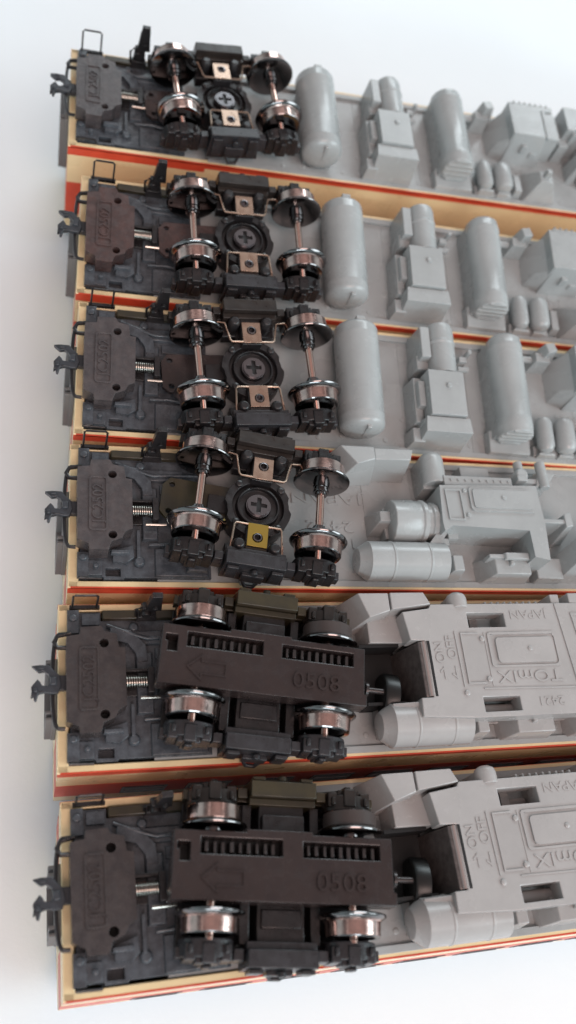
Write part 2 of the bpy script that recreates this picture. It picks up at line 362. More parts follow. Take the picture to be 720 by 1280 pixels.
def axle_box(s):
    def f(mb):
        def B(x0,x1,y0,y1,z0,z1,tx=0,ty=0):
            a, b = sorted((s*y0, s*y1)); mb.box(x0,x1,a,b,z0,z1,tx,ty)
        def dome(w, zt, y0, y1, n=10):
            pts = [(-w, 1.6), (w, 1.6)] + [(w * math.cos(math.pi*k/n), 2.9 + (zt-2.9) * math.sin(math.pi*k/n) ** .7) for k in range(n+1)]
            a, b = sorted((s*y0, s*y1)); mb.prism_y(pts, a, b)
        dome(2.6, 5.0, 6.2, 7.9)
        for x0, w, zt, y1 in ((-1.75,.62,4.75,8.3),(0,.75,5.2,8.6),(1.75,.62,4.75,8.3)): B(x0-w,x0+w,6.5,y1,1.8,zt,.1,.15)
        B(-2.7,2.7,6.5,7.8,1.8,3.6,.1,.15); B(-1.2,1.2,7.0,8.45,2.2,4.5); B(-.45,.45,8.5,8.85,2.6,4.4,.1)
        for x in (-1.75, 1.75): B(x-.25,x+.25,6.7,7.6,4.6,5.1,.05,.05)
    return f
def clip(s):
    def f(mb):
        a, b = sorted((s*3.0, s*5.9)); mb.prism([(-1.2,a),(1.2,a),(1.2,b),(-1.2,b)], 4.3, 4.5, [circ(0, s*4.75, .62, 18)[::-1]])
    return f
def clip_wire(s, sx):
    def f(mb):
        if s > 0: mb.tube([(sx*1.1,3.15,4.35),(sx*2.6,3.15,4.35),(sx*2.85,3.4,4.35),(sx*3.35,5.8,4.35),(sx*4.9,6.0,4.35)], .14, 8)
        else: mb.tube([(sx*1.1,-3.15,4.35),(sx*2.6,-3.15,4.35),(sx*2.8,-3.4,4.35),(sx*3.05,-6.6,4.35)], .14, 8)
    return f
def clip_rivet(s):
    def f(mb): mb.lathe([(.62,3.9),(.62,4.35),(.5,4.6),(.38,4.62),(.34,4.2)], (0, s*4.75, 0), 'z', 20)
    return f
def clip_block(s):
    def f(mb):
        a, b = sorted((s*2.9, s*6.9)); mb.box(-1.3,1.3,a,b,1.0,4.2)
        for sx in (-1,1): mb.lathe([(.75,.8),(.75,4.6),(.5,5.0)], (sx*2.1, s*5.9, 0), 'z', 16)
        a, b = sorted((s*5.0, s*6.9)); mb.box(-3.4,3.4,a,b,.8,2.4)
    return f
def swing_plate(mb):
    mb.prism([(-11.4,1.6),(-10.6,2.65),(-3.0,2.65),(-3.0,-2.65),(-10.6,-2.65),(-11.4,-1.9)], 1.2, 1.75, [circ(-10.3,1.75,.36,14)[::-1], circ(-10.3,-1.8,.36,14)[::-1]])
def swing_marks(mb):
    mb.tube([(-5.6,-.2,1.76),(-5.2,-.7,1.76),(-4.6,-.5,1.76),(-4.7,.3,1.76)], .06, 6)

def trailing_bogie(car, x, b, yc=0, yellow=False, plate=None):
    o = put('bogie', 'bolster_ring', bolster_ring, BLACK, car, (x, yc, H), b, .12)
    P = dict(parent=o)
    put('screw', 'screw', screw, [SCREW, HOLE], o, bevel=.06)
    put('swing_plate', 'swing_plate' + (plate.name if plate else ''), swing_plate, plate or PLATE, o, bevel=.08)
    put('swing_mark', 'swing_marks', swing_marks, HOLE, o, bevel=0)
    for s in (-1, 1):
        put('side_frame', 'side_frame%d' % s, side_frame(s), SLATE if s < 0 else DUSK, o, bevel=.12)
        put('clip_block', 'clip_block%d' % s, clip_block(s), BLACK, o, bevel=.1)
        put('contact_strip', 'clip%d%d' % (s, yellow and s < 0), clip(s), BRASS if (yellow and s < 0) else COPPER, o, bevel=.03)
        for sx in (-1, 1): put('contact_wire', 'wire%d%d' % (s, sx), clip_wire(s, sx), COPPER, o, bevel=0)
        put('rivet', 'rivet%d' % s, clip_rivet(s), SCREW, o, bevel=0)
        for x_ in (-WB, WB):
            put('axle_box', 'axle_box%d' % s, axle_box(s), BLACK, o, (x_, 0, 0), bevel=.12)
            put('wheel', 'wheel%d' % s, wheel(s), [CHROME, TREAD], o, (x_, 0, 4.58), bevel=0)
            put('sleeve', 'sleeve%d' % s, sleeve(s), CHROME, o, (x_, 0, 4.58), bevel=0)
    for x_ in (-WB, WB): put('axle', 'axle', axle, STEEL, o, (x_, 0, 4.58), bevel=0)
    return o

def motor_plate(mb):
    P = [(-11.4,3.2),(-4.2,3.2),(-4.2,3.5),(2.6,3.5),(2.6,3.2),(10.9,3.2),(10.9,-1.9),(11.2,-2.0),(11.2,-3.2),(-4.0,-3.2),(-11.4,-3.2),(-11.4,-.2),(-11.4,.6)]
    sl1 = [(-8.7,1.0),(-.5,1.0),(-.5,2.6),(-8.7,2.6)]; sl2 = [(1.6,1.0),(9.6,1.0),(9.6,2.5),(1.6,2.5)]
    tab = [(-10.7,.3),(-9.7,.3),(-9.7,2.1),(-11.0,2.1),(-11.0,1.4),(-10.7,1.4)]
    mb.prism(P, 4.4, 6.95, [sl1[::-1], sl2[::-1], tab[::-1]])
def motor_marks(mb):
    # raised arrow outline and the number
    mb.prism([(-8.6,-1.2),(-6.9,.25),(-6.9,-.45),(-4.3,-.45),(-4.3,-1.95),(-6.9,-1.95),(-6.9,-2.65)], 6.94, 7.12,
             [[(-8.35,-1.2),(-7.05,-.1),(-7.05,-.6),(-4.45,-.6),(-4.45,-1.8),(-7.05,-1.8),(-7.05,-2.3)][::-1]])
def motor_number(mb): mb.text('0508', 2.45, 5.5, -1.3, 6.95, 0, .22, sx=1.1, off=-.004)
def gear_rack(mb):
    mb.mi = 1; mb.box(-8.9,-.3,.9,2.7,4.7,5.2); mb.box(1.4,9.8,.9,2.6,4.7,5.2)
    mb.mi = 0
    for x0, x1 in ((-8.5,-.9),(1.8,9.4)):
        n = 9
        for k in range(n):
            x = x0 + (x1-x0)*(k+.5)/n; mb.box(x-.24+random.uniform(-.07,.07), x+.2, .95+random.uniform(0,.3), 2.3, 5.1, 6.3+random.uniform(0,.35), .05, .05)
def motor_core(mb):
    mb.box(-10.6,10.4,-2.8,2.8,.2,4.5); mb.box(-2.6,2.6,-6.8,6.8,.6,3.9,.2,.2); mb.box(-2.2,2.2,-5.4,-3.3,3.0,4.2,.2,.2); mb.box(-2.2,2.2,3.3,5.4,3.9,5.0)
    for sx in (-1,1): mb.box(sx*3.6-.5,sx*3.6+.5,-6.6,6.6,1.0,3.6)
    mb.box(-10.0,10.0,-7.0,7.0,.3,1.0)
def shaft(mb): mb.lathe([(.4,10.6),(.4,12.2),(.9,12.3),(.9,12.6),(.35,12.7),(.35,14.7)], (0,0,2.6), 'x', 20)
def joint_cup(mb): mb.lathe([(1.2,14.5),(2.5,14.6),(2.7,14.9),(2.7,16.4)], (0,-.1,.9), 'x', 28)
def motor_bogie(car, x, b):
    o = put('motor_bogie', 'motor_plate', motor_plate, PLATE, car, (x, -.35, H), b, .12)
    put('raised_arrow', 'motor_marks', motor_marks, PLATE, o, bevel=0)
    put('raised_number', 'motor_number', motor_number, PLATE, o, bevel=0)
    put('gear_train', 'gear_rack', gear_rack, [BLADE, HOLE], o, bevel=.05)
    put('bogie_core', 'motor_core', motor_core, BLACK, o, bevel=.1)
    put('drive_shaft', 'shaft', shaft, BLADE, o, bevel=0)
    put('joint_cup', 'joint_cup', joint_cup, GLOSSBLACK, o, bevel=.08)
    for s in (-1, 1):
        put('side_frame', 'side_frame_m%d' % s, side_frame(s), SLATE if s < 0 else OLIVE, o, bevel=.12)
        for x_ in (-WB, WB):
            put('axle_box', 'axle_box_m%d' % s, axle_box(s), SLATE if s < 0 else DUSK, o, (x_, 0, 0), bevel=.12)
            tyre = s > 0 and x_ > 0
            put('wheel', 'wheel%d%d' % (s, tyre), wheel(s), [CHROME, TYRE if tyre else TREAD], o, (x_, 0, 4.58), bevel=0, label='wheel with a dark rubber tyre' if tyre else None)
    for x_ in (-WB, WB): put('axle', 'axle', axle, STEEL, o, (x_, 0, 4.58), bevel=0)
    return o

# ------------------------------------------------------------------ grey underfloor
def underframe(mb):
    mb.box(10.0, L-1.3, -8.3, 8.3, -1.5, -.35); mb.box(19.5, L-3, -8.8, -8.0, -1.0, .06); mb.box(19.5, L-3, 8.0, 8.8, -1.0, .06)
    rnd = random.Random(7)
    for k in range(26):
        x = 22 + k*3.0 + rnd.uniform(-1, 1); y = rnd.choice((-7.0, -3.4, 3.2, 7.1)) + rnd.uniform(-.4, .4); mb.lathe([(.34,-.5),(.34,-.3),(.26,-.27)], (x, y, 0), 'z', 14)
    for x in (43.0, 52.8, 69.0, 84.0): mb.box(x, x+.12, -7.9, 7.9, -.5, -.29)
def cap_y(mb, x, z, r, y0, y1, ins=.9, n=36, flat=0):
    """capsule tank lying across the car"""
    pr = []
    for i in range(7):
        a = R(90 * i / 6); pr.append((max(.02, r * math.sin(a)), y0 + ins * (1 - math.cos(a))))
    pr += [(r, y0 + ins + .9), (r*1.012, y0+ins+1.0), (r*1.012, y0+ins+1.15), (r, y0+ins+1.25), (r, y1 - ins - 1.25), (r*1.012, y1-ins-1.15), (r*1.012, y1-ins-1.0), (r, y1-ins-.9)]
    for i in range(7):
        a = R(90 * i / 6); pr.append((max(.02, r * math.cos(a)), y1 - ins * (1 - math.sin(a))))
    mb.lathe(pr, (x, 0, z), 'y', n)
def tank_a(mb):
    cap_y(mb, 36.0, 2.6, 2.95, -7.8, 8.3, 1.2); mb.box(33.8, 38.2, -6.4, 7.2, -.4, 2.4); mb.box(35.9, 36.5, -7.85, -6.7, 2.2, 4.9); mb.box(35.4,36.6,7.2,8.3,3.0,5.1)
def engine_a(mb):
    mb.lathe([(1.2,9.0),(1.75,8.7),(1.95,8.0),(1.95,6.2),(2.05,6.1),(2.05,5.8),(1.95,5.7),(1.95,1.4)][::-1], (47.8,0,3.1), 'y', 30)
    mb.box(46.0, 49.7, .5, 8.2, -.4, 3.2)
    mb.box(44.7, 49.9, -5.3, 1.3, -.4, 5.1, .1, .08)
    mb.hexa([(44.2,-8.3,-.4),(50.6,-8.3,-.4),(50.6,-5.1,-.4),(44.2,-5.1,-.4)], [(44.0,-7.5,4.7),(50.5,-7.5,4.7),(50.3,-5.4,4.7),(44.2,-5.4,4.7)])
    mb.lathe([(.4,0),(.4,.25),(.3,.3)], (47.6,-1.0,5.05), 'z', 12)
def engine_side(mb):
    mb.box(42.9, 44.9, -8.2, -6.0, -.4, 2.4, .2, .1); mb.box(43.3, 44.9, -5.6, 1.1, -.4, 2.8, .25, .1); mb.box(43.7, 44.9, -3.6, .2, 2.4, 3.8, .15, .1)
    mb.box(44.0,45.3,-6.2,-5.4,-.4,4.0,.1,.1)
def filter_a(mb):
    mb.box(44.4, 46.0, 3.2, 8.3, -.4, 4.4, .15, .3); mb.box(44.2,46.2,2.2,4.4,-.4,3.0,.1,.1)
def valve_a(mb):
    mb.box(50.9, 52.2, 4.4, 5.4, -.4, 2.2, .1, .1); mb.lathe([(.35,-.4),(.35,2.8),(.2,2.9)], (52.4,5.8,0), 'z', 12); mb.lathe([(.4,50.8),(.4,52.4)], (0,3.6,1.6), 'x', 12)
def muffler(mb):
    pr = [(1.8,-6.9),(2.4,-6.8),(2.45,-6.0),(2.5,-5.9),(2.5,-4.4),(2.45,-4.3),(2.45,6.0),(2.5,6.1),(2.5,6.6),(2.45,6.7),(2.35,7.6),(1.9,8.1),(.4,8.3)]
    mb.lathe(pr, (57.5,0,3.0), 'y', 36); mb.box(55.1,59.9,-6.4,7.4,-.4,2.9)
    for k in range(5):
        z = 1.2 + k*.9; w = math.sqrt(max(.1, 2.25**2-(z+.1-3.0)**2)); mb.box(57.5-w, 57.5+w, -6.98,-6.7, z, z+.35)
def muffler_base(mb): mb.hexa([(54.6,-8.3,-.4),(60.8,-8.3,-.4),(60.8,-5.0,-.4),(54.6,-5.0,-.4)], [(54.7,-8.2,.9),(60.7,-8.2,.9),(60.7,-5.1,1.2),(54.7,-5.1,1.2)])
def reservoirs(k):
    def f(mb):
        x, r = ((62.9,1.2),(66.0,1.45))[k]
        mb.lathe([(.3,-8.0),(r*.75,-7.7),(r,-7.1),(r,-3.7),(r*.75,-3.0),(.2,-2.8)], (x,0,1.5), 'y', 24); mb.box(x-.5,x+.5,-7.0,-3.4,-.4,1.4)
    return f
def reservoir_base(mb): mb.box(61.4,67.8,-8.15,-6.6,-.4,.5,.1,.1); mb.box(61.8,64.2,-8.3,-7.9,-.4,1.4); mb.box(65.0,66.8,-8.3,-7.9,-.4,1.2)
def horn(mb):
    mb.box(62.4,65.2,5.2,7.2,-.4,2.6,.3,.3); mb.hexa([(63.5,5.6,-.4),(66.2,6.4,-.4),(65.6,8.3,-.4),(62.9,7.6,-.4)],[(64.0,6.2,4.0),(65.4,6.6,4.0),(65.0,7.9,4.0),(63.6,7.6,4.0)])
    mb.lathe([(.5,61.0),(.5,63.0)], (0,6.4,1.2), 'x', 12)
def case_right(mb):
    mb.hexa([(67.2,-.4,-.4),(73.6,-.4,-.4),(73.6,7.8,-.4),(67.2,7.8,-.4)],[(67.9,.8,5.0),(73.0,.8,5.0),(73.0,7.0,5.0),(67.9,7.0,5.0)])
    mb.box(67.3,67.95,.5,7.2,1.0,5.15,.05,.05)
    mb.hexa([(65.0,.6,-.4),(67.8,-.2,-.4),(67.8,7.6,-.4),(65.0,7.0,-.4)],[(66.2,1.6,2.0),(67.8,.6,4.2),(67.8,7.0,4.2),(66.2,6.4,2.0)])
    mb.box(73.0,75.9,1.2,6.8,-.4,4.4,.1,.1); mb.box(68.2,75.5,6.7,7.9,-.4,4.7,.1,.1); mb.box(73.4,74.0,1.0,6.9,4.2,4.7)
    mb.box(69.5,70.6,-.2,1.2,2.0,3.4,.1,.1); mb.box(71.4,72.6,-.2,1.2,1.2,2.2,.1,.1)
    for k in range(7): mb.box(68.6+k*.95, 68.85+k*.95, 7.6, 8.05, 2.0, 4.85)
def hopper_right(mb):
    mb.hexa([(69.6,-8.2,-.4),(75.4,-8.2,-.4),(75.4,-2.6,-.4),(69.6,-2.6,-.4)],[(71.6,-6.8,3.4),(73.6,-6.8,3.4),(73.6,-4.8,3.4),(71.6,-4.8,3.4)])
    mb.box(72.1,73.1,-6.2,-5.2,3.2,4.6,.1,.1); mb.box(67.9,69.4,-7.6,-4.0,-.4,1.4,.2,.2)
def case_end(mb):
    mb.box(76.5,78.3,1.5,6.5,-.4,3.0,.1,.1); mb.box(76.9,86.0,2.9,8.1,-.4,5.2,.3,.2); mb.box(78.2,79.0,2.4,3.2,-.4,4.8,.05,.05); mb.box(80.5,88.0,-3.6,3.7,-.4,4.4,.3,.3); mb.box(78.6,80.2,-2.6,.4,-.4,3.6,.6,.3)
    mb.box(90,98,-7.8,-1.0,-.4,4.2,.3,.3)
# ---- the fourth car
def cover_a(mb):
    mb.hexa([(32.2,4.9,-.4),(37.6,5.4,-.4),(37.6,8.4,-.4),(30.6,8.4,-.4)],[(34.6,5.9,4.3),(37.0,6.7,4.3),(37.0,8.4,4.3),(32.6,8.4,4.3)])
    mb.hexa([(36.8,5.9,-.4),(42.1,5.9,-.4),(42.4,8.4,-.4),(36.8,8.4,-.4)],[(37.1,6.75,4.1),(41.8,6.85,4.1),(42.3,8.35,4.1),(37.1,8.35,4.1)])
def dome_a(mb):
    mb.lathe([(1.6,4.0),(1.6,7.6),(1.4,8.2),(.9,8.6)], (45.2,0,2.6), 'y', 26); mb.box(43.6,46.8,3.6,8.0,-.4,2.7)
def drum(mb):
    mb.lathe([(2.2,38.4),(2.75,38.6),(2.8,41.4),(2.7,41.6),(2.7,42.2),(2.85,42.3),(2.85,42.9),(2.4,43.0),(2.4,43.6),(2.6,43.7),(2.6,44.4)], (0,-.9,1.9), 'x', 12)
    mb.box(38.0,44.0,-3.0,1.2,-.4,1.5)
def drum_spout(mb): mb.hexa([(36.2,-2.0,-.4),(39.0,-2.0,-.4),(39.0,.8,-.4),(36.2,.8,-.4)],[(37.1,-1.2,2.9),(39.0,-1.2,2.9),(39.0,.1,2.9),(37.1,.1,2.9)])
def block4(mb):
    P = [(44.7,2.95),(58.2,3.4),(58.3,-2.0),(57.9,-7.0),(55.9,-6.6),(55.9,-3.0),(45.6,-2.6),(44.4,-3.3),(44.3,-2.2)]
    mb.prism(P, -.4, 4.95)
    mb.prism([(44.6,-2.2),(45.6,-2.6),(43.6,-5.4),(42.4,-4.9)], -.4, 3.4)
    mb.prism(rrect(45.2,47.4,-1.9,2.4,.15), 4.94, 5.15, [rrect(45.4,47.2,-1.7,2.2,.1)[::-1]])
    mb.prism(rrect(48.4,57.3,-.6,2.7,.5), 4.94, 5.22); mb.prism(rrect(48.8,56.9,-.25,2.35,.4), 5.2, 5.4)
    mb.lathe([(.3,0),(.3,.15),(.18,.2)], (53.0,1.2,5.38), 'z', 14)
    for p in ((47.9,2.2),(47.9,-1.2)): mb.lathe([(.28,0),(.28,.25),(.2,.3)], (*p,4.94), 'z', 12)
    mb.box(45.9,47.2,-3.3,-2.6,1.5,2.6); mb.box(44.9,45.9,-4.1,-3.2,1.2,2.4)
def ridge4(mb):
    mb.box(45.8,55.4,3.35,4.9,-.4,4.2,.05,.1)
    for k in range(9): mb.lathe([(.16,0),(.16,.18)], (46.8+k*1.0,4.2,4.18), 'z', 8)
    mb.box(49.5,53.8,5.4,7.6,-.4,1.8,.1,.1)
def pipes4(mb):
    mb.lathe([(.9,-.4),(.9,4.2),(.7,4.5)], (57.0,5.4,0), 'z', 18); mb.box(56.0,57.6,4.2,5.2,-.4,4.6,.1,.1); mb.lathe([(.6,4.5),(.6,7.6)], (57.2,0,3.4), 'y', 16)
    mb.lathe([(.7,4.0),(.7,7.8)], (60.6,0,3.2), 'y', 16); mb.hexa([(59.0,3.6,-.4),(62.0,4.8,-.4),(63.4,6.9,-.4),(60.0,7.2,-.4)],[(59.4,4.2,3.2),(61.4,5.0,3.2),(62.6,6.3,3.2),(60.2,6.6,3.2)]); mb.box(57.4,60.4,4.8,5.6,-.4,3.0,.05,.05)
def bracket4(mb):
    mb.box(58.2,62.2,-1.4,-.8,-.4,4.0); mb.hexa([(61.4,-3.0,-.4),(63.4,-2.4,-.4),(63.4,.6,-.4),(61.4,.0,-.4)],[(61.8,-2.0,4.2),(62.8,-1.8,4.2),(62.8,.2,4.2),(61.8,-.2,4.2)])
def trap4(mb):
    mb.hexa([(60.8,-8.2,-.4),(70.0,-8.2,-.4),(70.0,-2.0,-.4),(60.4,-5.2,-.4)],[(62.2,-6.8,4.6),(69.6,-6.8,4.6),(69.6,-2.6,4.6),(63.2,-3.2,4.6)])
    mb.box(57.6,61.4,-8.2,-5.2,-.4,1.7,.1,.1)
def tank_n(x0, x1, zc=1.9, yc=-6.3, r=2.25):
    def f(mb):
        pr = [(.8,x0-1.4),(1.5,x0-1.2),(r*.96,x0),(r,x0+.05)]
        for xr in (x0+(x1-x0)*.3, x0+(x1-x0)*.76): pr += [(r,xr-.15),(r*1.03,xr-.1),(r*1.03,xr+.1),(r,xr+.15)]
        pr += [(r,x1),(r*.9,x1+.05)]
        mb.lathe(pr, (0,yc,zc), 'x', 36); mb.box(x0+.5,x1-.5,yc-1.9,yc+1.9,-.4,1.5)
    return f
def tab_n(x):
    def f(mb): mb.hexa([(x-.9,-8.2,-.4),(x+1.6,-8.2,-.4),(x+1.6,-5.2,-.4),(x-.3,-5.2,-.4)],[(x+.1,-7.8,3.2),(x+1.4,-7.8,3.2),(x+1.4,-5.8,3.2),(x+.1,-5.8,3.2)])
    return f
def small_case(x):
    def f(mb):
        mb.hexa([(x-3.4,-8.3,-.4),(x+3.2,-8.3,-.4),(x+3.2,-5.2,-.4),(x-3.4,-5.2,-.4)],[(x-1.9,-8.0,2.8),(x+2.8,-8.0,2.8),(x+2.8,-5.6,2.8),(x-1.9,-5.6,2.8)])
        mb.box(x-2.9,x+4.2,-6.1,-5.5,1.6,3.3,.1,.05); mb.box(x-.9,x+2.6,-6.4,-5.4,3.2,3.7,.2,.1); mb.box(x-.1,x+.6,-7.0,-6.3,2.7,3.3,.08,.08)
    return f
TEXT4 = [('JAPAN', 1.9, 31.5, 3.2, 1.75), ('2422', 2.1, 31.6, -.6, 1.5), ('1', 1.8, 34.3, -2.9, 1)]
def textline(t, sz, x, y, sx, z=-.345, rot=math.pi, th=.13):
    return lambda mb: mb.text(t, sz, x, y, z, rot, th, sx=sx)
def scribe(mb): mb.box(36.35,36.44,-3.6,5.4,-.36,-.26)
def text_a(mb): mb.text('JAPAN', 1.5, 68.6, -1.7, -.345, R(180), .045, sx=1.2)
# ---- the powered cars
ZT = 5.2
def housing(mb):
    P = [(38.5,6.0),(41.9,6.4),(42.2,6.9),(52.0,6.9),(61.5,6.9),(62.2,6.9),(96,6.9),(96,-6.6),(62,-6.6),(45.2,-6.6),(39.1,-6.2),(39.2,-4.1),(40.7,-4.1),(40.9,2.5),(39.0,2.6)]
    w1 = [(46.6,3.95),(51.4,3.95),(51.4,5.75),(46.6,5.75)]; w2 = [(46.7,-6.0),(51.3,-6.0),(51.3,-4.3),(46.7,-4.3)]
    mb.prism(P, 2.8, ZT, [w1[::-1], w2[::-1]])
    mb.prism([(39.0,6.6),(96,6.6),(96,4.0),(41.5,4.0)], -.4, .6)
    mb.box(41.6,96,-6.3,-4.0,-.4,.3); mb.box(42.0,46.3,-5.9,6.5,.1,2.85); mb.box(52,95.5,-6.2,6.5,.1,2.85)
    mb.box(46.0,52.2,-3.9,3.7,.1,2.85)
def housing_shelf(mb): mb.hexa([(34.4,2.9,-.4),(39.6,2.9,-.4),(39.6,8.2,-.4),(34.4,8.2,-.4)],[(34.9,3.1,2.9),(39.3,3.0,2.9),(39.3,8.2,2.9),(34.9,8.2,2.9)])
def tank_shoulder(mb): mb.hexa([(35.2,-7.4,-.4),(40.6,-7.4,-.4),(40.6,-4.1,-.4),(35.2,-4.1,-.4)],[(36.2,-6.6,3.9),(40.2,-6.6,4.4),(40.2,-4.3,4.4),(36.2,-4.3,3.9)])
def cover_m(mb):
    mb.hexa([(32.8,4.9,-.4),(37.3,5.6,-.4),(37.3,8.3,-.4),(31.6,8.3,-.4)],[(34.5,5.4,ZT),(37.1,6.2,ZT),(37.1,8.35,ZT),(33.4,8.35,ZT)])
    mb.hexa([(37.0,6.1,0),(42.6,6.7,0),(42.6,8.35,0),(37.0,8.35,0)],[(37.3,6.3,ZT+.12),(42.2,6.9,ZT+.12),(41.5,8.35,ZT+.12),(37.3,8.35,ZT+.12)])
def dome_m(mb):
    mb.lathe([(1.25,6.5),(1.25,7.7),(1.1,8.2),(.6,8.5)], (46.0,0,4.3), 'y', 26); mb.box(44.8,47.2,6.6,8.0,0,4.3)
def ramp(mb):
    mb.hexa([(38.4,-4.0,-.3),(40.8,-4.0,-.3),(40.8,2.5,-.3),(38.4,2.4,-.3)],[(39.9,-4.0,ZT-.15),(40.8,-4.0,ZT-.15),(40.8,2.5,ZT-.15),(39.9,2.4,ZT-.15)])
def well(mb):
    mb.box(33.6, 38.8, -4.2, 3.0, -.5, -.2); mb.box(33.6, 38.5, 2.6, 2.98, -.4, 2.6); mb.box(33.8, 38.5, -4.15, -3.8, -.4, 2.6)
def leaf_edge(mb): mb.lathe([(.36,-3.95),(.36,2.4)], (40.55,0,ZT-.3), 'y', 20)  # added pale bar that stands in for the highlight along the ramp edge
def leaf_gap_shade(mb): mb.box(40.92, 41.25, -4.0, 2.45, ZT-.4, ZT+.015)  # dark strip laid on the housing in place of a shaded gap
def cogs_far(mb):
    for k in range(9): mb.box(49.5+k*.85, 49.8+k*.85, 6.85, 7.35, 3.0, 4.6)
    mb.box(58.2,59.6,6.8,8.2,0,4.9,.1,.1); mb.box(60.6,62.2,6.8,8.3,0,5.1,.1,.1); mb.box(59.4,60.8,7.6,8.3,0,3.0)
def rails(mb):
    # raised outlines of the battery-style cover on the housing
    mb.prism([(45.2,3.3),(47.5,3.3),(47.5,3.15),(45.4,3.15),(45.4,-2.6),(47.5,-2.6),(47.5,-2.8),(45.2,-2.8)][::-1], ZT-.01, ZT+.16)
    mb.prism([(44.5,3.5),(44.65,3.5),(44.75,-3.1),(44.6,-3.1)][::-1], ZT-.01, ZT+.1)
    mb.prism([(48.2,3.3),(48.35,3.3),(48.35,-3.1),(48.2,-3.1)][::-1], ZT-.01, ZT+.06)
    mb.prism(rrect(48.6,57.6,-.9,3.3,.4), ZT-.01, ZT+.14, [rrect(48.9,57.3,-.7,3.0,.5)[::-1]])
    mb.prism(rrect(49.5,57.0,-.45,2.6,.5), ZT-.01, ZT+.24)
    for p in ((47.9,2.5),(47.9,-2.3),(44.8,-3.8)): mb.lathe([(.32,0),(.32,.2),(.22,.26)], (*p,ZT-.01), 'z', 14)
    mb.lathe([(.3,0),(.3,.1),(.16,.18)], (53.8,1.2,ZT+.22), 'z', 14)
    mb.prism([(47.0,-3.25),(59.0,-3.45),(59.0,-3.6),(47.0,-3.4)][::-1], ZT-.01, ZT+.12)
    mb.prism([(60.3,5.6),(68,5.6),(68,5.3),(60.6,5.3),(61.0,1.5),(60.7,1.5)][::-1], ZT-.01, ZT+.12)
def seam(mb): mb.prism([(58.4,6.8),(58.9,6.8),(59.9,-6.5),(59.4,-6.5)][::-1], ZT-.01, ZT+.12)
HTEXT = [('TOmIX', 1.95, 53.2, -2.0, 1.35, math.pi, .12), ('JAPAN', 1.45, 54.6, 5.5, 1.2, math.pi, .07), ('2421', 1.45, 55.2, -5.0, 1.2, math.pi, .07), ('ON', 1.6, 42.35, 1.05, 1, math.pi/2, .09), ('OFF', 1.6, 43.85, 1.6, 1, math.pi/2, .09)]
def arrow(x, d):
    def f(mb):
        a, b = (-2.1, -.65); y = b if d > 0 else a
        mb.prism([(x+.22,a),(x+.22,b),(x+.08,b),(x+.08,a)][::-1], ZT-.02, ZT+.08)
        mb.prism([(x+.2,y),(x-.4,y-d*.55),(x-.28,y-d*.68),(x+.2,y-d*.25)][::d], ZT-.02, ZT+.075)
    return f
def axle_rod(mb): mb.lathe([(.75,45.9),(.75,51.6)], (0,-5.3,2.4), 'x', 20)
def axle_rod_far(mb): mb.lathe([(.6,46.2),(.6,51.6)], (0,4.7,1.2), 'x', 20); mb.box(48.2,49.2,4.0,5.9,.2,2.4)

